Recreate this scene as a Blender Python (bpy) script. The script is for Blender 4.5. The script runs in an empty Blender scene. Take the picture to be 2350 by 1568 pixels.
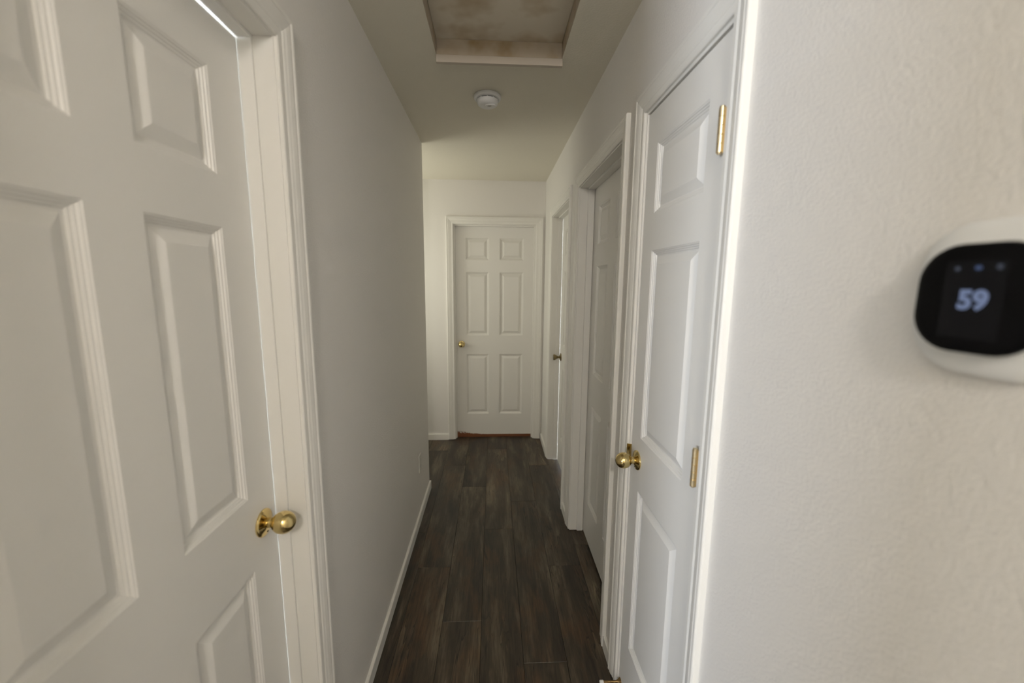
import bpy, bmesh, math, random
from mathutils import Vector, Matrix

sc = bpy.context.scene
COL = sc.collection
random.seed(7)

# ------------------------------------------------------------------ camera
F_PX = 919.24
YAW, PITCH, ROLL = math.radians(2.7416), math.radians(8.4302), math.radians(0.4945)
CAM_Z = 1.5365
fwd = Vector((math.sin(YAW)*math.cos(PITCH), math.cos(YAW)*math.cos(PITCH), -math.sin(PITCH)))
rgt = Vector((math.cos(YAW), -math.sin(YAW), 0))
upv = rgt.cross(fwd)
r2 = rgt*math.cos(ROLL) + upv*math.sin(ROLL)
u2 = upv*math.cos(ROLL) - rgt*math.sin(ROLL)
cd = bpy.data.cameras.new('camera')
cam = bpy.data.objects.new('camera', cd)
COL.objects.link(cam)
cam.matrix_world = Matrix(((r2.x, u2.x, -fwd.x, 0), (r2.y, u2.y, -fwd.y, 0), (r2.z, u2.z, -fwd.z, CAM_Z), (0, 0, 0, 1)))
cd.sensor_fit = 'HORIZONTAL'
cd.sensor_width = 36.0
cd.lens = F_PX*36.0/2350.0
cd.clip_start = 0.01
cd.dof.use_dof = True
cd.dof.focus_distance = 1.7
cd.dof.aperture_fstop = 1.9
sc.camera = cam

# ------------------------------------------------------------------ world, lights, exposure
w = bpy.data.worlds.new('daylight')
sc.world = w
w.use_nodes = True
bg = w.node_tree.nodes['Background']
bg.inputs[0].default_value = (0.80, 0.88, 1.0, 1)
bg.inputs[1].default_value = 40.0

def area_light(name, loc, aim, sx, sy, power, color):
    d = bpy.data.lights.new(name, 'AREA')
    d.shape = 'RECTANGLE'; d.size = sx; d.size_y = sy; d.energy = power; d.color = color
    o = bpy.data.objects.new(name, d); COL.objects.link(o)
    o.location = loc
    o.rotation_euler = (Vector(aim)-Vector(loc)).to_track_quat('-Z', 'Y').to_euler()
    return o

# cool daylight from the side room's window, falling through the opening left of the camera onto the right wall,
# and daylight from the window at the end of the side passage; the warm lamp is built with its fixture below
P_DAY, P_PASS, LAMP_E = 190.0, 9.2, 146.0
area_light('side_room_window_daylight', (-2.53, -2.38, 1.50), (0, -2.38, 1.50), 1.05, 1.10, P_DAY, (0.79, 0.865, 1.0))
area_light('passage_window_daylight', (-1.39, 3.31, 1.55), (0, 3.31, 1.55), 0.70, 1.05, P_PASS, (1.0, 0.98, 0.85))

sc.view_settings.view_transform = 'Standard'
sc.view_settings.look = 'None'
sc.view_settings.gamma = 1.0
sc.view_settings.use_curve_mapping = False
sc.view_settings.exposure = 0.0

# ------------------------------------------------------------------ dimensions of the place (metres)
XL, XR, YF, YC, H, WT = -0.473, 0.479, 3.781, 2.833, 2.44, 0.115
Y0, YB = 0.06, -0.40           # opening in the left wall beside the camera, towards the side room
PX0 = -1.45                     # end of the side passage
SX0, SY0, HY0 = -2.60, -3.20, -2.00   # side room, and the back end of the hall
CW = 0.064                      # casing width

# ------------------------------------------------------------------ materials
def new_mat(name, base, rough=0.5, metal=0.0):
    m = bpy.data.materials.new(name); m.use_nodes = True
    b = m.node_tree.nodes['Principled BSDF']
    b.inputs['Base Color'].default_value = (*base, 1)
    b.inputs['Roughness'].default_value = rough
    b.inputs['Metallic'].default_value = metal
    return m, m.node_tree, b

def N(nt, t, **kw):
    n = nt.nodes.new(t)
    for k, v in kw.items():
        if k in n.inputs: n.inputs[k].default_value = v
        else: setattr(n, k, v)
    return n

def paint(name, base, rough, scale, strength, dist, mottled=0.03):
    m, nt, b = new_mat(name, base, rough)
    g = N(nt, 'ShaderNodeNewGeometry')
    n1 = N(nt, 'ShaderNodeTexNoise', Scale=scale, Detail=3.0, Roughness=0.55)
    nt.links.new(g.outputs['Position'], n1.inputs['Vector'])
    bp = N(nt, 'ShaderNodeBump', Strength=strength, Distance=dist)
    nt.links.new(n1.outputs['Fac'], bp.inputs['Height'])
    nt.links.new(bp.outputs['Normal'], b.inputs['Normal'])
    n2 = N(nt, 'ShaderNodeTexNoise', Scale=1.7, Detail=2.0)
    nt.links.new(g.outputs['Position'], n2.inputs['Vector'])
    mx = N(nt, 'ShaderNodeMix', data_type='RGBA')
    mx.inputs[6].default_value = (*base, 1)
    mx.inputs[7].default_value = (*[c*(1-mottled) for c in base], 1)
    nt.links.new(n2.outputs['Fac'], mx.inputs[0])
    nt.links.new(mx.outputs[2], b.inputs['Base Color'])
    return m

M = {}
M['wall'] = paint('orange_peel_wall_paint', (0.80, 0.775, 0.73), 0.60, 210, 0.42, 0.003)
M['ceiling'] = paint('ceiling_paint', (0.77, 0.73, 0.62), 0.75, 120, 0.35, 0.003)
M['trim'] = paint('trim_paint', (0.82, 0.80, 0.745), 0.38, 60, 0.05, 0.001)

def door_paint(name, base, chipped=False):
    m, nt, b = new_mat(name, base, 0.42)
    g = N(nt, 'ShaderNodeNewGeometry')
    mp = N(nt, 'ShaderNodeMapping'); mp.inputs['Scale'].default_value = (160, 160, 7)
    nt.links.new(g.outputs['Position'], mp.inputs['Vector'])
    n1 = N(nt, 'ShaderNodeTexNoise', Scale=1.0, Detail=4.0, Roughness=0.6)
    nt.links.new(mp.outputs[0], n1.inputs['Vector'])
    bp = N(nt, 'ShaderNodeBump', Strength=0.06, Distance=0.0015)
    nt.links.new(n1.outputs['Fac'], bp.inputs['Height'])
    nt.links.new(bp.outputs['Normal'], b.inputs['Normal'])
    if chipped:
        # paint worn through to brown hardboard along the bottom edge, most of it at the lock side
        sep = N(nt, 'ShaderNodeSeparateXYZ'); nt.links.new(g.outputs['Position'], sep.inputs[0])
        n2 = N(nt, 'ShaderNodeTexNoise', Scale=75.0, Detail=5.0, Roughness=0.75)
        nt.links.new(g.outputs['Position'], n2.inputs['Vector'])
        mr = N(nt, 'ShaderNodeMapRange'); mr.inputs[1].default_value = -0.36; mr.inputs[2].default_value = -0.10
        mr.inputs[3].default_value = 0.056; mr.inputs[4].default_value = 0.027
        nt.links.new(sep.outputs['X'], mr.inputs[0])
        a = N(nt, 'ShaderNodeMath', operation='MULTIPLY_ADD')
        nt.links.new(n2.outputs['Fac'], a.inputs[0]); a.inputs[1].default_value = 0.11; a.inputs[2].default_value = -0.055
        s = N(nt, 'ShaderNodeMapRange'); s.inputs[1].default_value = -0.36; s.inputs[2].default_value = -0.02
        s.inputs[3].default_value = 1.0; s.inputs[4].default_value = 0.04
        nt.links.new(sep.outputs['X'], s.inputs[0])
        a2 = N(nt, 'ShaderNodeMath', operation='MULTIPLY')
        nt.links.new(a.outputs[0], a2.inputs[0]); nt.links.new(s.outputs[0], a2.inputs[1])
        a3 = N(nt, 'ShaderNodeMath', operation='ADD')
        nt.links.new(mr.outputs[0], a3.inputs[0]); nt.links.new(a2.outputs[0], a3.inputs[1])
        lt = N(nt, 'ShaderNodeMath', operation='LESS_THAN')
        nt.links.new(sep.outputs['Z'], lt.inputs[0]); nt.links.new(a3.outputs[0], lt.inputs[1])
        mx = N(nt, 'ShaderNodeMix', data_type='RGBA')
        mx.inputs[6].default_value = (*base, 1); mx.inputs[7].default_value = (0.19, 0.062, 0.02, 1)
        nt.links.new(lt.outputs[0], mx.inputs[0]); nt.links.new(mx.outputs[2], b.inputs['Base Color'])
    return m
M['door'] = door_paint('door_paint', (0.785, 0.765, 0.715))
M['door_chipped'] = door_paint('worn_door_paint', (0.785, 0.765, 0.715), True)

def brass(name, base, rough):
    m, nt, b = new_mat(name, base, rough, 1.0)
    n = N(nt, 'ShaderNodeTexNoise', Scale=300.0, Detail=2.0)
    r = N(nt, 'ShaderNodeMapRange'); r.inputs[3].default_value = rough*0.8; r.inputs[4].default_value = rough*1.3
    nt.links.new(n.outputs['Fac'], r.inputs[0]); nt.links.new(r.outputs[0], b.inputs['Roughness'])
    return m
M['brass'] = brass('polished_brass', (0.70, 0.55, 0.25), 0.12)
M['hinge'] = brass('hinge_brass', (0.82, 0.69, 0.45), 0.30)
M['antique'] = brass('antique_brass', (0.27, 0.21, 0.11), 0.28)
M['dark_brass'] = brass('tarnished_brass', (0.26, 0.17, 0.075), 0.35)
M['plastic'] = new_mat('white_plastic', (0.80, 0.80, 0.78), 0.4)[0]
M['detector'] = new_mat('detector_plastic', (0.76, 0.76, 0.75), 0.45)[0]
M['dark'] = new_mat('dark_slot', (0.012, 0.011, 0.010), 0.7)[0]
M['rubber'] = new_mat('white_rubber', (0.75, 0.74, 0.72), 0.7)[0]
M['glass_black'], _, _b = new_mat('black_glass', (0.002, 0.002, 0.0025), 0.35)
_b.inputs['Specular IOR Level'].default_value = 0.12
M['outlet'] = new_mat('outlet_plastic', (0.72, 0.70, 0.64), 0.4)[0]

def screen_mat(name, col, st):
    m, nt, b = new_mat(name, (0.005, 0.005, 0.006), 0.4)
    b.inputs['Specular IOR Level'].default_value = 0.12
    b.inputs['Emission Color'].default_value = (*col, 1); b.inputs['Emission Strength'].default_value = st
    return m
M['digits'] = screen_mat('lit_digits', (0.40, 0.50, 0.80), 0.36)
M['icon'] = screen_mat('lit_icon', (0.40, 0.46, 0.62), 0.10)
M['icon_blue'] = screen_mat('lit_blue_icon', (0.30, 0.46, 0.95), 0.14)
M['screen'] = screen_mat('dim_screen', (0.5, 0.5, 0.55), 0.003)

def stained(name, c0, c1, sc):
    m, nt, b = new_mat(name, c0, 0.8)
    g = N(nt, 'ShaderNodeNewGeometry')
    n1 = N(nt, 'ShaderNodeTexNoise', Scale=sc, Detail=3.0, Roughness=0.5)
    nt.links.new(g.outputs['Position'], n1.inputs['Vector'])
    r = N(nt, 'ShaderNodeValToRGB')
    r.color_ramp.elements[0].position = 0.46; r.color_ramp.elements[0].color = (*c0, 1)
    r.color_ramp.elements[1].position = 0.72; r.color_ramp.elements[1].color = (*c1, 1)
    nt.links.new(n1.outputs['Fac'], r.inputs[0]); nt.links.new(r.outputs[0], b.inputs['Base Color'])
    return m
M['stained'] = stained('water_stained_board', (0.72, 0.655, 0.54), (0.44, 0.33, 0.185), 5.2)
M['stained_liner'] = stained('stained_liner_board', (0.50, 0.43, 0.33), (0.38, 0.28, 0.155), 9.0)
M['shaded_trim'] = new_mat('shade_darkened_trim_board', (0.56, 0.50, 0.42), 0.8)[0]  # hatch trim colour darkened to stand in for weak light near the ceiling

def vinyl():
    m, nt, b = new_mat('dark_vinyl_plank', (0.06, 0.05, 0.04), 0.42)
    L = nt.links.new
    tc = N(nt, 'ShaderNodeTexCoord'); oi = N(nt, 'ShaderNodeObjectInfo')
    off = N(nt, 'ShaderNodeVectorMath', operation='SCALE'); off.inputs[0].default_value = (13.7, 41.3, 7.1)
    L(oi.outputs['Random'], off.inputs['Scale'])
    add = N(nt, 'ShaderNodeVectorMath', operation='ADD'); L(tc.outputs['Object'], add.inputs[0]); L(off.outputs[0], add.inputs[1])
    def stretched(sx, sy, detail, rough=0.55, dist=0.0):
        mp = N(nt, 'ShaderNodeMapping'); mp.inputs['Scale'].default_value = (sx, sy, 1.0)
        L(add.outputs[0], mp.inputs['Vector'])
        n = N(nt, 'ShaderNodeTexNoise', Scale=1.0, Detail=detail, Roughness=rough, Distortion=dist)
        L(mp.outputs[0], n.inputs['Vector']); return n
    broad = stretched(13, 2.1, 4.0, 0.6, 0.4)      # lengthwise bands within a plank
    blot = stretched(8, 3.4, 3.0, 0.6)             # brown and grey patches
    grain = stretched(110, 7.0, 5.0, 0.7, 0.3)     # fine grain
    crack = stretched(9, 0.75, 4.0, 0.6, 0.6)      # splits
    r1 = N(nt, 'ShaderNodeValToRGB'); e = r1.color_ramp.elements
    e[0].position = 0.32; e[0].color = (0.020, 0.0140, 0.0085, 1)
    e[1].position = 0.72; e[1].color = (0.150, 0.119, 0.078, 1)
    k = e.new(0.52); k.color = (0.052, 0.039, 0.0245, 1)
    L(broad.outputs['Fac'], r1.inputs[0])
    r2_ = N(nt, 'ShaderNodeValToRGB'); e = r2_.color_ramp.elements
    e[0].position = 0.50; e[0].color = (0, 0, 0, 1); e[1].position = 0.66; e[1].color = (0.65, 0.65, 0.65, 1)
    L(blot.outputs['Fac'], r2_.inputs[0])
    m1 = N(nt, 'ShaderNodeMix', data_type='RGBA'); L(r2_.outputs[0], m1.inputs[0]); L(r1.outputs[0], m1.inputs[6])
    m1.inputs[7].default_value = (0.085, 0.046, 0.020, 1)
    mg = N(nt, 'ShaderNodeMapRange'); mg.inputs[1].default_value = 0.30; mg.inputs[2].default_value = 0.72
    mg.inputs[3].default_value = 0.55; mg.inputs[4].default_value = 1.65
    L(grain.outputs['Fac'], mg.inputs[0])
    m2 = N(nt, 'ShaderNodeVectorMath', operation='SCALE'); L(m1.outputs[2], m2.inputs[0]); L(mg.outputs[0], m2.inputs['Scale'])
    ov = N(nt, 'ShaderNodeMapRange'); ov.inputs[3].default_value = 0.62; ov.inputs[4].default_value = 1.06
    L(oi.outputs['Random'], ov.inputs[0])
    m3 = N(nt, 'ShaderNodeVectorMath', operation='SCALE'); L(m2.outputs[0], m3.inputs[0]); L(ov.outputs[0], m3.inputs['Scale'])
    rc = N(nt, 'ShaderNodeValToRGB'); e = rc.color_ramp.elements
    e[0].position = 0.0; e[0].color = (1, 1, 1, 1); e[1].position = 1.0; e[1].color = (1, 1, 1, 1)
    for p_, c_ in ((0.545, 1.0), (0.5515, 0.28), (0.5545, 0.28), (0.558, 1.55), (0.590, 1.0), (0.395, 1.0), (0.400, 0.35), (0.404, 1.0)):
        k = e.new(p_); k.color = (c_, c_, c_, 1)
    L(crack.outputs['Fac'], rc.inputs[0])
    m4 = N(nt, 'ShaderNodeVectorMath', operation='MULTIPLY'); L(m3.outputs[0], m4.inputs[0]); L(rc.outputs[0], m4.inputs[1])
    L(m4.outputs[0], b.inputs['Base Color'])
    bp = N(nt, 'ShaderNodeBump', Strength=0.12, Distance=0.001)
    L(grain.outputs['Fac'], bp.inputs['Height']); L(bp.outputs['Normal'], b.inputs['Normal'])
    return m
M['vinyl'] = vinyl()
M['underlay'] = new_mat('dark_underlay', (0.02, 0.018, 0.016), 0.9)[0]
M['window_glass'] = new_mat('window_glass', (0.85, 0.9, 0.95), 0.05)[0]
M['threshold'] = new_mat('brown_threshold_wood', (0.16, 0.06, 0.022), 0.5)[0]

# ------------------------------------------------------------------ mesh helpers
class MB:
    """collects geometry in world coordinates; build() links it as one object"""
    def __init__(self): self.v = []; self.f = []
    def add(self, verts, faces):
        n = len(self.v); self.v += [tuple(p) for p in verts]; self.f += [tuple(i+n for i in q) for q in faces]; return self
    def box(self, x0, x1, y0, y1, z0, z1):
        x0, x1 = sorted((x0, x1)); y0, y1 = sorted((y0, y1)); z0, z1 = sorted((z0, z1))
        return self.add([(x0,y0,z0),(x1,y0,z0),(x1,y1,z0),(x0,y1,z0),(x0,y0,z1),(x1,y0,z1),(x1,y1,z1),(x0,y1,z1)],
                        [(0,3,2,1),(4,5,6,7),(0,1,5,4),(1,2,6,5),(2,3,7,6),(3,0,4,7)])
    def pbox(self, P, a0, a1, z0, z1, d0, d1):
        p, q = P(a0, z0, d0), P(a1, z1, d1)
        return self.box(p[0], q[0], p[1], q[1], p[2], q[2])
    def prism(self, ring0, ring1):
        n = len(ring0)
        return self.add(list(ring0)+list(ring1), [tuple(range(n))[::-1], tuple(range(n, 2*n))] +
                        [(i, (i+1) % n, n+(i+1) % n, n+i) for i in range(n)])
    def rings(self, rings, cap0=True, cap1=True):
        n = len(rings[0]); vs = [p for r in rings for p in r]; fs = []
        for k in range(len(rings)-1):
            for i in range(n):
                j = (i+1) % n
                fs.append((k*n+i, k*n+j, (k+1)*n+j, (k+1)*n+i))
        if cap0: fs.append(tuple(range(n))[::-1])
        if cap1: fs.append(tuple(range((len(rings)-1)*n, len(rings)*n)))
        return self.add(vs, fs)
    def build(self, name, mat, parent=None, bevel=0.0, smooth=None, seg=2):
        xs, ys, zs = zip(*self.v)
        o3 = Vector(((min(xs)+max(xs))/2, (min(ys)+max(ys))/2, min(zs)))
        me = bpy.data.meshes.new(name)
        me.from_pydata([tuple(Vector(p)-o3) for p in self.v], [], self.f)
        bm = bmesh.new(); bm.from_mesh(me)
        bmesh.ops.remove_doubles(bm, verts=bm.verts, dist=1e-6)
        bmesh.ops.recalc_face_normals(bm, faces=bm.faces)
        if bevel:
            es = [e for e in bm.edges if len(e.link_faces) == 2 and e.calc_face_angle(0) > 0.5]
            bmesh.ops.bevel(bm, geom=es, offset=bevel, segments=seg, affect='EDGES', profile=0.5, clamp_overlap=True)
        bm.to_mesh(me); bm.free()
        if smooth is not None:
            for p in me.polygons: p.use_smooth = True
            me.set_sharp_from_angle(angle=math.radians(smooth))
        me.materials.append(M[mat] if isinstance(mat, str) else mat)
        ob = bpy.data.objects.new(name, me); COL.objects.link(ob)
        place(ob, o3, parent)
        return ob

WORLD = {}
def place(ob, o3, parent):
    WORLD[ob.name] = o3.copy()
    if parent is not None:
        ob.parent = parent; ob.location = o3-WORLD[parent.name]
    else: ob.location = o3

def tag(o, label, cat, group=None, kind=None):
    o['label'] = label; o['category'] = cat
    if group: o['group'] = group
    if kind: o['kind'] = kind
    return o

def empty(name, loc):
    o = bpy.data.objects.new(name, None); COL.objects.link(o); o.empty_display_size = 0.1
    place(o, Vector(loc), None); return o

def axes(P, a, z, d):
    o = Vector(P(a, z, d)); ea = Vector(P(a+1, z, d))-o; ed = Vector(P(a, z, d+1))-o
    return o, ea, Vector((0, 0, 1)), ed

def lathe(mb, P, a, z, prof, seg=32):
    """prof: (radius, distance out from the wall)"""
    o, ea, ez, ed = axes(P, a, z, 0)
    rs = []
    for r, d in prof:
        rs.append([o+ed*d+(ea*math.cos(t)+ez*math.sin(t))*r for t in [2*math.pi*i/seg for i in range(seg)]])
    return mb.rings(rs)

PL = lambda a, z, d: (XL+d, a, z)        # left wall: a runs along the hall, d out into the hall
PR = lambda a, z, d: (XR-d, a, z)        # right wall
PF = lambda a, z, d: (a, YF-d, z)        # far wall

# ------------------------------------------------------------------ floor: underlay and every plank
PW, PLN = 0.178, 1.22
mb = MB(); mb.box(-2.9, 1.75, -3.5, YF+0.6, -0.12, -0.0045)
floor = tag(mb.build('floor', 'underlay'), 'dark brown grey vinyl plank floor running down the hallway', 'floor', kind='structure')
areas = [(XL-0.11, XR+0.13, HY0, YF+0.15), (PX0, XL+0.1, YC-0.02, YF+0.02), (SX0, XL-0.1, SY0, Y0)]
joints = {0: 1.99, 1: 1.632, 2: 2.32, 3: 1.418, 4: 1.98, 5: 2.15, -1: 2.30, -2: 3.10, -3: 3.45}
plank_mesh = {}
def plank(x0, x1, y0, y1):
    key = (round(x1-x0, 4), round(y1-y0, 4)); lx, ly = key
    if key not in plank_mesh:
        g, b = 0.0004, 0.0009
        vs = []
        for (dx, dz) in ((g, -0.0042), (g, -b), (g+b, 0.0)):
            vs.append([(dx, dx, dz), (lx-dx, dx, dz), (lx-dx, ly-dx, dz), (dx, ly-dx, dz)])
        m = MB().rings(vs)
        me = bpy.data.meshes.new('plank'); me.from_pydata([(p[0]-lx/2, p[1]-ly/2, p[2]) for p in m.v], [], m.f)
        me.materials.append(M['vinyl']); plank_mesh[key] = me
    o = bpy.data.objects.new('plank', plank_mesh[key]); COL.objects.link(o)
    o.parent = floor; o.location = Vector(((x0+x1)/2, (y0+y1)/2, 0))-WORLD['floor']
for c in range(-15, 9):
    x0 = -0.407+c*PW; x1 = x0+PW
    j0 = joints.get(c, 1.4+((c*0.61803) % 1.0)*PLN)
    k = math.floor((-3.2-j0)/PLN)
    while True:
        y0 = j0+k*PLN; y1 = y0+PLN; k += 1
        if y0 > YF+0.1: break
        for ax0, ax1, ay0, ay1 in areas:
            if x1 > ax0+0.02 and x0 < ax1-0.02 and y1 > ay0+0.02 and y0 < ay1-0.02:
                plank(x0, x1, max(y0, SY0-0.02), min(y1, YF+0.16)); break

# ------------------------------------------------------------------ doorways (jamb faces) used by walls and frames
ZH = 2.054                               # underside of the head jambs
LJ0, LJ1 = 0.262, 0.968                  # left door
D1a, D1b = 0.859, 1.311                  # right: closet door
D2a, D2b = 1.543, 2.291
D3a, D3b = 2.583, 3.304
Fa, Fb = -0.362, 0.390                   # far door
JT = 0.018                               # jamb board thickness

def wall(name, label, P, a0, a1, holes, d0=-WT, d1=0.0, ztop=H, z_hole=ZH+JT, more=None):
    mb = MB(); cur = a0
    for h0, h1 in holes:
        mb.pbox(P, cur, h0-JT, 0, ztop, d0, d1)
        mb.pbox(P, h0-JT, h1+JT, z_hole, ztop, d0, d1)
        cur = h1+JT
    mb.pbox(P, cur, a1, 0, ztop, d0, d1)
    if more: more(mb)
    return tag(mb.build(name, 'wall'), label, 'wall', kind='structure')

def passage_side(mb):
    mb.box(PX0, XL-WT, YC-WT, YC, 0, H)                    # the side passage's near wall
    mb.box(XL-WT, XL, SY0, YB, 0, H)                       # beyond the opening beside the camera
    mb.box(XL-WT, XL, YB, Y0, 2.30, H)
    mb.box(SX0, XL-WT, Y0, Y0+WT, 0, H)
wall('wall_left', 'long plain textured white wall left of the hallway', PL, Y0, YC, [(LJ0, LJ1)], more=passage_side)
wall('wall_right', 'right hallway wall holding three doors and the thermostat', PR, HY0, YF+WT, [(D1a, D1b), (D2a, D2b), (D3a, D3b)])
wall('wall_far', 'end wall of the hallway around the far six panel door', PF, PX0, XR, [(Fa, Fb)])
mb = MB(); mb.box(XL, XR+WT, HY0-WT, HY0, 0, H)
tag(mb.build('wall_back', 'wall'), 'back end wall of the hallway behind the camera', 'wall', kind='structure')
# the side room beside the camera, with its window opening
mb = MB(); wy0, wy1, wz0, wz1 = -2.98, -1.78, 0.88, 2.12
mb.box(SX0-WT, SX0, SY0-WT, wy0, 0, H); mb.box(SX0-WT, SX0, wy1, Y0+WT, 0, H)
mb.box(SX0-WT, SX0, wy0, wy1, 0, wz0); mb.box(SX0-WT, SX0, wy0, wy1, wz1, H)
tag(mb.build('wall_side_room', 'wall'), 'side room wall with its window', 'wall', kind='structure')
mb = MB(); mb.box(SX0, XL, SY0-WT, SY0, 0, H)
tag(mb.build('wall_side_room_back', 'wall'), 'back wall of the side room', 'wall', kind='structure')
mb = MB(); pz0, pz1, py0, py1 = 0.95, 2.15, 2.92, 3.70
mb.box(PX0-WT, PX0, YC-WT, py0, 0, H); mb.box(PX0-WT, PX0, py1, YF+WT, 0, H)
mb.box(PX0-WT, PX0, py0, py1, 0, pz0); mb.box(PX0-WT, PX0, py0, py1, pz1, H)
tag(mb.build('wall_passage', 'wall'), 'end wall of the side passage with its window', 'wall', kind='structure')

mb = MB(); mb.box(1.60, 1.60+WT, 0.55, 2.50, 0, H); mb.box(XR+WT, 1.60, 0.55, 0.60, 0, H); mb.box(XR+WT, 1.60, 1.40, 1.45, 0, H); mb.box(XR+WT, 1.60, 2.42, 2.47, 0, H)
tag(mb.build('wall_closet', 'wall'), 'inner walls of the closet and room behind the right doors', 'wall', kind='structure')

# ceiling with the attic hatch recess
hx0, hx1, hy0, hy1, hz = -0.231, 0.280, 1.07, 1.775, 2.497
mb = MB(); T = H+0.09
for bx in ((-2.8, hx0, -3.4, YF+0.2), (hx1, 1.75, -3.4, YF+0.2), (hx0, hx1, -3.4, hy0), (hx0, hx1, hy1, YF+0.2)):
    mb.box(bx[0], bx[1], bx[2], bx[3], H, T)
tag(mb.build('ceiling', 'ceiling'), 'shaded off white hallway ceiling around the attic hatch', 'ceiling', kind='structure')

hatch = empty('attic_hatch', (0.025, 1.42, H))
tag(hatch, 'water stained attic hatch board set into the hallway ceiling', 'hatch')
mb = MB(); mb.box(hx0+0.003, hx1-0.003, hy0+0.003, hy1-0.003, hz, hz+0.016); mb.build('board', 'stained', hatch)
mb = MB(); mb.box(hx0, hx1+0.002, hy1-0.0025, hy1+0.016, H-0.028, H); mb.build('trim', 'shaded_trim', hatch, bevel=0.001)
mb = MB(); mb.box(hx0, hx1+0.002, hy0-0.016, hy0+0.0025, H-0.028, H); mb.build('trim', 'shaded_trim', hatch, bevel=0.001)
mb = MB(); mb.box(hx0, hx1, hy1-0.0025, hy1, H, hz); mb.build('liner', 'stained_liner', hatch)
mb = MB(); mb.box(hx0, hx0+0.002, hy0, hy1-0.0025, H, hz); mb.build('liner', 'stained_liner', hatch)
mb = MB(); mb.box(hx1-0.002, hx1, hy0, hy1-0.0025, H, hz); mb.build('liner', 'stained_liner', hatch)
mb = MB(); mb.box(hx0, hx1, hy0, hy0+0.0025, H, hz); mb.build('liner', 'stained_liner', hatch)
mb = MB(); mb.box(hx0, hx1, hy0, hy1, hz+0.0165, hz+0.03); mb.build('backing', 'dark', hatch)

# ------------------------------------------------------------------ baseboards
BH, BT = 0.060, 0.012
def baseboard(name, label, runs):
    mb = MB()
    for P, a0, a1 in runs:
        r = lambda a: [P(a, 0.0005, 0), P(a, 0.0005, BT), P(a, BH-0.004, BT), P(a, BH-0.0012, BT-0.0015), P(a, BH, BT-0.004), P(a, BH, 0)]
        mb.prism(r(a0), r(a1))
    return tag(mb.build(name, 'trim'), label, 'baseboard', kind='structure')
PS = lambda a, z, d: (a, YC+d, z)
baseboard('baseboard_left', 'low white baseboard along the long left wall', [(PL, LJ1+0.003+CW, YC+BT)])
baseboard('baseboard_passage', 'white baseboard turning the left corner into the side passage', [(PS, PX0, XL)])
baseboard('baseboard_far', 'white baseboard on the end wall left of the far door', [(PF, PX0, Fa-0.005-CW)])
baseboard('baseboard_right', 'short white baseboard between far right door and end wall', [(PR, D3b+0.005+CW, YF)])
baseboard('baseboard_right_middle', 'short white baseboard between the second and third right doors', [(PR, D2b+0.005+CW, D3a-0.005-CW)])
baseboard('baseboard_right_near', 'short white baseboard between closet door and second right door', [(PR, D1b+0.005+CW, D2a-0.005-CW)])

# ------------------------------------------------------------------ door frames
PROF = [(0, 0), (0, 0.0065), (0.0025, 0.0085), (0.0150, 0.0092), (0.0165, 0.0080), (0.0185, 0.0080), (0.0200, 0.0095),
        (0.0235, 0.0112), (0.0250, 0.0102), (0.0270, 0.0104), (0.0330, 0.0128), (0.0440, 0.0150), (0.0475, 0.0152), (0.0490, 0.0140),
        (0.0510, 0.0142), (0.0530, 0.0162), (0.0570, 0.0172), (0.0610, 0.0168), (0.0635, 0.0145), (CW, 0.0115), (CW, 0)]
def frame(name, label, P, a0, a1, stop_d, stop_t=(0.010, 0.010, 0.010), stop_w=0.038, rev=0.005, jamb_depth=WT):
    """a0/a1 jamb faces; stop_d: depth (negative) of the stop face the door closes against"""
    root = empty(name, P((a0+a1)/2, 0, 0))
    tag(root, label, 'door frame', kind='structure')
    zi = ZH+rev; zb = 0.007
    for ai, s in ((a0-rev, -1), (a1+rev, 1)):
        mb = MB()
        mb.prism([P(ai+s*u, zb, t) for u, t in PROF], [P(ai+s*u, zi+u, t) for u, t in PROF])
        mb.build('casing', 'trim', root)
    mb = MB()
    mb.prism([P(a0-rev-u, zi+u, t) for u, t in PROF], [P(a1+rev+u, zi+u, t) for u, t in PROF])
    mb.build('casing', 'trim', root)
    MB().pbox(P, a0-JT, a0, 0.003, ZH+JT, -jamb_depth, 0).build('jamb', 'trim', root, bevel=0.0008)
    MB().pbox(P, a1, a1+JT, 0.003, ZH+JT, -jamb_depth, 0).build('jamb', 'trim', root, bevel=0.0008)
    MB().pbox(P, a0, a1, ZH, ZH+JT, -jamb_depth, 0).build('jamb', 'trim', root, bevel=0.0008)
    sd0, sd1 = stop_d, stop_d+stop_w
    MB().pbox(P, a0, a0+stop_t[0], 0.003, ZH, sd0, sd1).build('stop', 'trim', root, bevel=0.001)
    MB().pbox(P, a1-stop_t[1], a1, 0.003, ZH, sd0, sd1).build('stop', 'trim', root, bevel=0.001)
    MB().pbox(P, a0+stop_t[0], a1-stop_t[1], ZH-stop_t[2], ZH, sd0, sd1).build('stop', 'trim', root, bevel=0.001)
    return root

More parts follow.
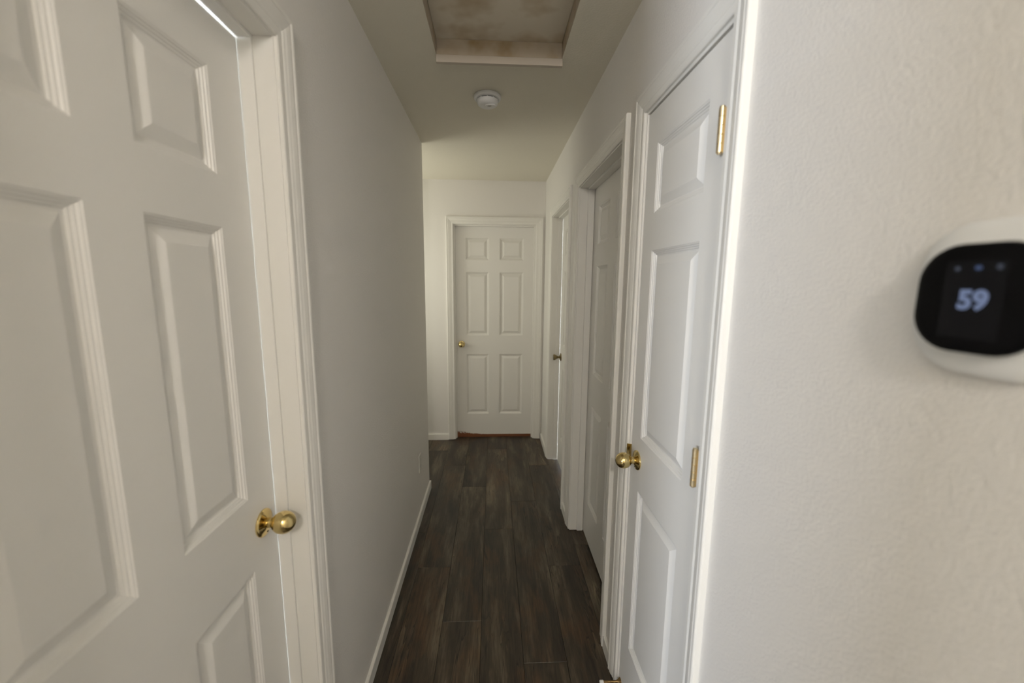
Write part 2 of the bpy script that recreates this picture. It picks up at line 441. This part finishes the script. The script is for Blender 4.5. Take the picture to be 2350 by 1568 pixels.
# ------------------------------------------------------------------ panelled doors
RECESS = [(0.0, 0.0), (0.0018, -0.0012), (0.0042, -0.0018), (0.0056, -0.0040), (0.0086, -0.0046), (0.0100, -0.0068),
          (0.0132, -0.0074), (0.0150, -0.0096), (0.0195, -0.0100), (0.0415, -0.0030), (0.0430, -0.0026)]
RECESS = [(i, d*1.25) for i, d in RECESS[:-2]]+[(0.0415, -0.0034), (0.0430, -0.0030)]
DT = 0.035
def door(name, label, P, a0, a1, z0, z1, df, cols, rows, mat='door'):
    root = empty(name, P((a0+a1)/2, 0, df))
    tag(root, label, 'door', kind='structure')
    As = sorted([a0, a1]+[a for c in cols for a in c]); Zs = sorted([z0, z1]+[z for r in rows for z in r])
    hole = lambda i, k: any(abs(As[i]-c[0]) < 1e-6 for c in cols) and any(abs(Zs[k]-r[0]) < 1e-6 for r in rows)
    mb = MB(); na, nz = len(As), len(Zs)
    idx = lambda i, k, b: (i*nz+k)*2+b
    vs = [P(As[i], Zs[k], df-(DT if b else 0)) for i in range(na) for k in range(nz) for b in (0, 1)]
    fs = []
    for i in range(na-1):
        for k in range(nz-1):
            if not hole(i, k):
                for b in (0, 1): fs.append((idx(i, k, b), idx(i+1, k, b), idx(i+1, k+1, b), idx(i, k+1, b)))
    inside = lambda i, k: 0 <= i < na-1 and 0 <= k < nz-1 and not hole(i, k)
    for i in range(na):
        for k in range(nz-1):
            if inside(i-1, k) != inside(i, k): fs.append((idx(i, k, 0), idx(i, k+1, 0), idx(i, k+1, 1), idx(i, k, 1)))
    for i in range(na-1):
        for k in range(nz):
            if inside(i, k-1) != inside(i, k): fs.append((idx(i, k, 0), idx(i+1, k, 0), idx(i+1, k, 1), idx(i, k, 1)))
    mb.add(vs, fs)
    mb.build('slab', mat, root)
    for c0, c1 in cols:
        for q0, q1 in rows:
            ring = lambda ins, d: [P(c0+ins, q0+ins, df+d), P(c1-ins, q0+ins, df+d), P(c1-ins, q1-ins, df+d), P(c0+ins, q1-ins, df+d)]
            MB().rings([ring(0, -DT)]+[ring(i, d) for i, d in RECESS]).build('panel', 'door', root)
    return root

BALL = [(0.0105, 0.006), (0.0120, 0.016), (0.0118, 0.0215), (0.0098, 0.0225), (0.0098, 0.0245), (0.0125, 0.0275)]
def ball_profile(r, c):
    pts = list(BALL)
    for i in range(1, 13):
        t = math.radians(28+(180-28)*i/13.0)
        pts.append((r*math.sin(t), c-r*1.02*math.cos(t)))
    pts = [p for p in pts if p[1] > 0]
    return pts+[(0.0015, c+r*1.02)]
TULIP = [(0.011, 0.006), (0.0092, 0.016), (0.0090, 0.022), (0.0120, 0.030), (0.0185, 0.040), (0.0238, 0.050), (0.0250, 0.056),
         (0.0245, 0.060), (0.0215, 0.0635), (0.0130, 0.0645), (0.0015, 0.0646)]
ROSETTE = [(0.0325, 0.0002), (0.0328, 0.0030), (0.0318, 0.0048), (0.0290, 0.0062), (0.0270, 0.0064), (0.0180, 0.0100), (0.0140, 0.0118), (0.0105, 0.0120)]
def knob(root, P, a, z, df, mat='brass', tulip=False, label=None):
    sh = lambda pr: [(r, d+df) for r, d in pr]
    k = lathe(MB(), P, a, z, sh(TULIP if tulip else ball_profile(0.0265, 0.0475)), 40).build('knob', mat, root, smooth=35)
    lathe(MB(), P, a, z, sh(ROSETTE), 40).build('rosette', mat, k, smooth=35)
    # the small privacy release hole low on the rosette
    o, ea, ez, ed = axes(P, a, z-0.018, df+0.0098)
    lathe(MB(), P, a, z-0.0215, sh([(0.0026, 0.006), (0.0026, 0.0093)]), 12).build('release_hole', 'dark', k)
    if label: k['label'] = label
    return k

ROWS6 = [(0.240, 0.842), (1.026, 1.627), (1.740, 1.942)]
# left door, closed, opening into the room beyond
frame('trim_1', 'white casing and jamb of the near left door', PL, LJ0, LJ1, -0.0715, stop_t=(0.010, 0.007, 0.007), stop_w=0.029, rev=0.003)
dl = door('door_1', 'near left white six panel door with a polished brass knob', PL, LJ0+0.004, LJ1-0.0060, 0.012, 2.0440, -0.0735,
          [(0.3955, 0.581), (0.6745, 0.860)], [(0.262, 0.873), (1.0495, 1.641), (1.743, 1.942)])
knob(dl, PL, 0.908, 0.964, -0.0735)

# right closet door, narrow, flush with the casing, hinges towards the camera
frame('trim_2', 'white casing and jamb of the narrow right closet door', PR, D1a, D1b, -0.042, stop_t=(0.01, 0.01, 0.01), stop_w=-0.030, rev=0.0085)
dc = door('door_2', 'narrow white three panel closet door with brass hinges', PR, D1a+0.003, D1b-0.003, 0.012, 2.050, -0.005,
          [(0.944, 1.231)], [(0.247, 0.848), (1.033, 1.636), (1.746, 1.947)])
knob(dc, PR, 1.248, 0.950, -0.005)
def hinge(z0, z1):
    a = D1a+0.0045; cx = 0.0085
    h = MB().pbox(PR, a-0.0110, a-0.0020, z0, z1, -0.006, 0.0040).build('hinge', 'hinge', dc, bevel=0.0004)
    n = 5; L = (z1-z0)/n
    for i in range(n):
        o = Vector(PR(a, 0, cx)); rs = []
        for zz, r in ((z0+i*L+0.0004, 0.0054), (z0+i*L+0.0011, 0.0065), (z0+(i+1)*L-0.0011, 0.0065), (z0+(i+1)*L-0.0004, 0.0054)):
            rs.append([(o.x+r*math.cos(t), o.y+r*math.sin(t), zz) for t in [2*math.pi*q/20 for q in range(20)]])
        MB().rings(rs).build('knuckle', 'hinge', h, smooth=35)
    rs = []
    o = Vector(PR(a, 0, cx))
    for zz, r in ((z0-0.002, 0.004), (z0, 0.0052), (z1, 0.0056), (z1+0.0025, 0.0056), (z1+0.0035, 0.004)):
        rs.append([(o.x+r*math.cos(t), o.y+r*math.sin(t), zz) for t in [2*math.pi*q/16 for q in range(16)]])
    MB().rings(rs).build('pin', 'hinge', h, smooth=35)
hinge(1.806, 1.895); hinge(1.064, 1.155); hinge(0.20, 0.29)
# strike plate lip on the closet jamb
sp = MB()
prof = [(D1b-0.0012, -0.028), (D1b-0.0012, -0.002), (D1b-0.0005, 0.002), (D1b+0.004, 0.0095), (D1b+0.0045, 0.0088), (D1b+0.0006, 0.0008), (D1b, -0.002), (D1b, -0.028)]
sp.prism([PR(a, 0.920, d) for a, d in prof], [PR(a, 0.981, d) for a, d in prof])
s = sp.build('strike_plate', 'brass', dc)
# rigid door stop screwed to the foot of the closet door
ds = lathe(MB(), PR, 1.290, 0.045, [(0.0125, -0.0049), (0.0125, -0.002), (0.0075, 0.004), (0.0045, 0.012), (0.0042, 0.060), (0.0055, 0.0605)], 20).build('door_stop', 'dark_brass', dc, smooth=35)
lathe(MB(), PR, 1.290, 0.045, [(0.0060, 0.0605), (0.0068, 0.063), (0.0068, 0.072), (0.0050, 0.075), (0.001, 0.0755)], 20).build('rubber_tip', 'rubber', ds, smooth=35)

# second right door
frame('trim_3', 'white casing and jamb of the second right door', PR, D2a, D2b, -0.0815, stop_w=0.036)
d2 = door('door_3', 'second right white six panel door set deep in its frame', PR, D2a+0.003, D2b-0.004, 0.012, 2.050, -0.083,
          [(1.660, 1.865), (1.980, 2.185)], ROWS6)
knob(d2, PR, D2a+0.068, 0.935, -0.083, 'antique', True)
# third right door
frame('trim_4', 'white casing and jamb of the third right door', PR, D3a, D3b, -0.0810, stop_t=(0.010, 0.007, 0.010), stop_w=0.036)
d3 = door('door_4', 'third right white six panel door with dark brass tulip knob', PR, D3a+0.003, D3b-0.0065, 0.012, 2.050, -0.083,
          [(2.695, 2.890), (2.990, 3.185)], ROWS6)
knob(d3, PR, D3b-0.062, 0.925, -0.083, 'antique', True, 'dark antique brass tulip knob')
# far door
frame('trim_5', 'white casing and jamb of the door in the end wall', PF, Fa, Fb, -0.0625, stop_w=0.036)
dfar = door('door_5', 'six panel door in the end wall with worn brown bottom edge', PF, Fa+0.003, Fb-0.003, 0.008, 2.050, -0.064,
            [(-0.256, -0.041), (0.061, 0.286)], ROWS6, mat='door_chipped')
knob(dfar, PF, -0.303, 0.940, -0.064)
mb = MB(); mb.box(Fa, Fb, YF+0.062, YF+0.115, 0.0, 0.0078)
tag(mb.build('trim_6', 'threshold'), 'reddish brown wooden threshold under the far door', 'threshold', kind='structure')

# ------------------------------------------------------------------ things on walls and ceiling
def squircle(hw, hh, r, n=8):
    pts = []
    for cx, cy, t0 in ((hw-r, hh-r, 0), (-(hw-r), hh-r, 90), (-(hw-r), -(hh-r), 180), (hw-r, -(hh-r), 270)):
        for i in range(n+1):
            t = math.radians(t0+90.0*i/n); pts.append((cx+r*math.cos(t), cy+r*math.sin(t)))
    return pts
TY, TZ = 0.359, 1.5245
th = empty('thermostat', PR(TY, TZ-0.08, 0))
tag(th, 'white and black wall thermostat showing 59 on the right wall', 'thermostat')
def sq_rings(spec, sx=1.0): return [[PR(TY+a*sx, TZ+b, d) for a, b in squircle(hw, hw, r)] for hw, r, d in spec]
MB().rings(sq_rings([(0.0690, 0.048, 0.0), (0.0730, 0.050, 0.0020), (0.0750, 0.052, 0.0060), (0.0740, 0.052, 0.0095), (0.0700, 0.050, 0.0115), (0.0600, 0.044, 0.0120)], 0.91)).build('trim_plate', 'plastic', th, smooth=40)
MB().rings(sq_rings([(0.0500, 0.034, 0.0119), (0.0512, 0.035, 0.0130), (0.0518, 0.035, 0.0210)])).build('housing', 'plastic', th, smooth=40)
face = MB().rings(sq_rings([(0.0520, 0.036, 0.0211), (0.0522, 0.036, 0.0240), (0.0515, 0.036, 0.0262), (0.0495, 0.035, 0.0274), (0.0460, 0.033, 0.0278)])).build('front_glass', 'glass_black', th, smooth=40)
MB().pbox(PR, TY-0.0235, TY+0.0255, TZ-0.038, TZ+0.036, 0.0278, 0.0279).build('screen', 'screen', face)
def dot(a, z, w, h, mat, name):
    MB().rings([[PR(TY+a+u, TZ+z+q, d) for u, q in squircle(w/2, h/2, min(w, h)*0.45, 4)] for d in (0.02795, 0.0281)]).build(name, mat, face)
dot(0.0158, 0.0285, 0.0050, 0.0044, 'icon', 'icon'); dot(-0.0012, 0.0290, 0.0056, 0.0040, 'icon_blue', 'icon'); dot(-0.0172, 0.0295, 0.0050, 0.0050, 'icon', 'icon')
dot(-0.0012, 0.0195, 0.0070, 0.0018, 'screen', 'icon')
def text_part(txt, size, a, z, d, mat, name, parent, off=0.0):
    cu = bpy.data.curves.new(name, 'FONT'); cu.body = txt; cu.size = size; cu.align_x = 'CENTER'; cu.align_y = 'CENTER'
    cu.offset = off; cu.extrude = 0.0; cu.resolution_u = 4
    to = bpy.data.objects.new(name, cu); COL.objects.link(to)
    dg = bpy.context.evaluated_depsgraph_get(); me0 = bpy.data.meshes.new_from_object(to.evaluated_get(dg))
    bpy.data.objects.remove(to)
    me0.transform(Matrix.Identity(4))
    vs = [PR(a-v.co.x, z+v.co.y, d) for v in me0.vertices]; fs = [tuple(p.vertices) for p in me0.polygons]
    bpy.data.meshes.remove(me0)
    me = bpy.data.meshes.new(name); o3 = Vector(PR(a, z, d))
    me.from_pydata([tuple(Vector(p)-o3) for p in vs], [], fs); me.materials.append(M[mat])
    ob = bpy.data.objects.new(name, me); COL.objects.link(ob); place(ob, o3, parent); return ob
text_part('59', 0.0245, TY-0.0005, TZ-0.0018, 0.0281, 'digits', 'digits', face, 0.0011)

# smoke detector
PC = lambda a, z, d: (a, z, H-d)         # ceiling mount: d hangs down
sx, sy = -0.029, 2.125
sd = empty('smoke_detector', (sx, sy, H-0.05))
tag(sd, 'round white smoke detector on the hallway ceiling', 'smoke detector')
def disc(prof, seg=48):
    return MB().rings([[(sx+r*math.cos(t), sy+r*math.sin(t), H-d) for t in [2*math.pi*i/seg for i in range(seg)]] for r, d in prof])
disc([(0.0640, 0.0), (0.0665, 0.003), (0.0665, 0.012), (0.0645, 0.0165), (0.0600, 0.0185), (0.0540, 0.0190)]).build('base', 'detector', sd, smooth=40)
disc([(0.0490, 0.0190), (0.0490, 0.0225)]).build('vent_gap', 'dark', sd)
for i in range(10):
    t = 2*math.pi*i/10+0.31; c, s_ = math.cos(t), math.sin(t)
    q = [(sx+c*r-s_*w_, sy+s_*r+c*w_) for r, w_ in ((0.0480, -0.0025), (0.0528, -0.0025), (0.0528, 0.0025), (0.0480, 0.0025))]
    MB().prism([(x, y, H-0.0190) for x, y in q], [(x, y, H-0.0225) for x, y in q]).build('vent_rib', 'detector', sd)
cover = disc([(0.0535, 0.0225), (0.0540, 0.0235), (0.0520, 0.0330), (0.0480, 0.0410), (0.0400, 0.0465), (0.0250, 0.0490), (0.0100, 0.0495)]).build('cover', 'detector', sd, smooth=50)
bx, by = sx+0.014, sy-0.018
MB().rings([[(bx+r*math.cos(t)*1.45, by+r*math.sin(t)*0.8, H-d) for t in [2*math.pi*i/28 for i in range(28)]] for r, d in ((0.0170, 0.046), (0.0170, 0.0515), (0.0150, 0.0530), (0.0060, 0.0532))]).build('test_button', 'detector', cover, smooth=40)
for i in range(5):
    xx = bx-0.012+i*0.0036
    MB().box(xx, xx+0.0017, by-0.006, by+0.006, H-0.0535, H-0.0530).build('grille_slot', 'dark', cover)

# outlet low on the left wall
op = empty('outlet_plate', PL(2.474, 0.316, 0)); tag(op, 'cream duplex outlet plate low on the left wall', 'outlet')
MB().rings([[PL(2.474+a, 0.374+b, d) for a, b in squircle(0.035-i, 0.0575-i, 0.005, 3)] for i, d in ((0, 0.0002), (0, 0.0035), (0.0025, 0.0058))]).build('plate', 'outlet', op)
for zz in (0.3945, 0.3535):
    so = MB().rings([[PL(2.474+a, zz+b, d) for a, b in squircle(0.0165, 0.0140, 0.0085, 4)] for d in (0.0058, 0.0072)]).build('socket', 'outlet', op)
    for u, hh in ((-0.0063, 0.0045), (0.0063, 0.0036)):
        MB().pbox(PL, 2.474+u-0.0009, 2.474+u+0.0009, zz+0.001-hh+0.003, zz+0.001+hh+0.003, 0.0072, 0.0074).build('slot', 'dark', so)
    lathe(MB(), PL, 2.474, zz-0.0075, [(0.0023, 0.0072), (0.0023, 0.0074)], 12).build('slot', 'dark', so)
lathe(MB(), PL, 2.474, 0.374, [(0.0032, 0.0058), (0.0028, 0.0066)], 14).build('screw', 'outlet', op)

# ------------------------------------------------------------------ windows that bring the daylight in (behind the camera, round the corner)
def window(name, label, box_fn, a0, a1, z0, z1):
    root = empty(name, box_fn((a0+a1)/2, z0, -WT)); tag(root, label, 'window', kind='structure')
    f = 0.045
    for q in ((a0, a0+f, z0, z1), (a1-f, a1, z0, z1), (a0+f, a1-f, z0, z0+f), (a0+f, a1-f, z1-f, z1)):
        MB().pbox(box_fn, q[0], q[1], q[2], q[3], -0.10, -0.05).build('window_frame', 'trim', root)
    m = (a0+a1)/2
    MB().pbox(box_fn, m-0.02, m+0.02, z0+f, z1-f, -0.095, -0.055).build('mullion', 'trim', root)
    for q0, q1 in ((a0+f, m-0.02), (m+0.02, a1-f)):
        MB().pbox(box_fn, q0, q1, z0+f, z1-f, -0.078, -0.073).build('pane', 'window_glass', root)
    return root
window('window_1', 'window of the side room left of the camera', lambda a, z, d: (SX0+d, a, z), wy0, wy1, wz0, wz1)
window('window_2', 'window at the end of the side passage', lambda a, z, d: (PX0+d, a, z), py0, py1, pz0, pz1)

# globe ceiling lamp just behind the camera, at the hall mouth
lx, ly = -0.03, -1.25
lp = empty('ceiling_lamp', (lx, ly, 2.22)); tag(lp, 'round globe ceiling lamp behind the camera', 'lamp')
def turned(prof, seg=28): return MB().rings([[(lx+r*math.cos(t), ly+r*math.sin(t), z) for t in [2*math.pi*i/seg for i in range(seg)]] for r, z in prof])
turned([(0.095, H), (0.095, H-0.012), (0.07, H-0.022), (0.045, H-0.026)]).build('lamp_base', 'brass', lp, smooth=35)
M['lamp'] = screen_mat('lit_lamp_glass', (1.0, 0.945, 0.885), LAMP_E)
turned([(0.045, H-0.027)]+[(0.095*math.sin(math.radians(t)), 2.32+0.095*math.cos(math.radians(t))) for t in (40, 55, 70, 85, 100, 115, 130, 145, 160, 172)]).build('lamp_globe', 'lamp', lp, smooth=60)
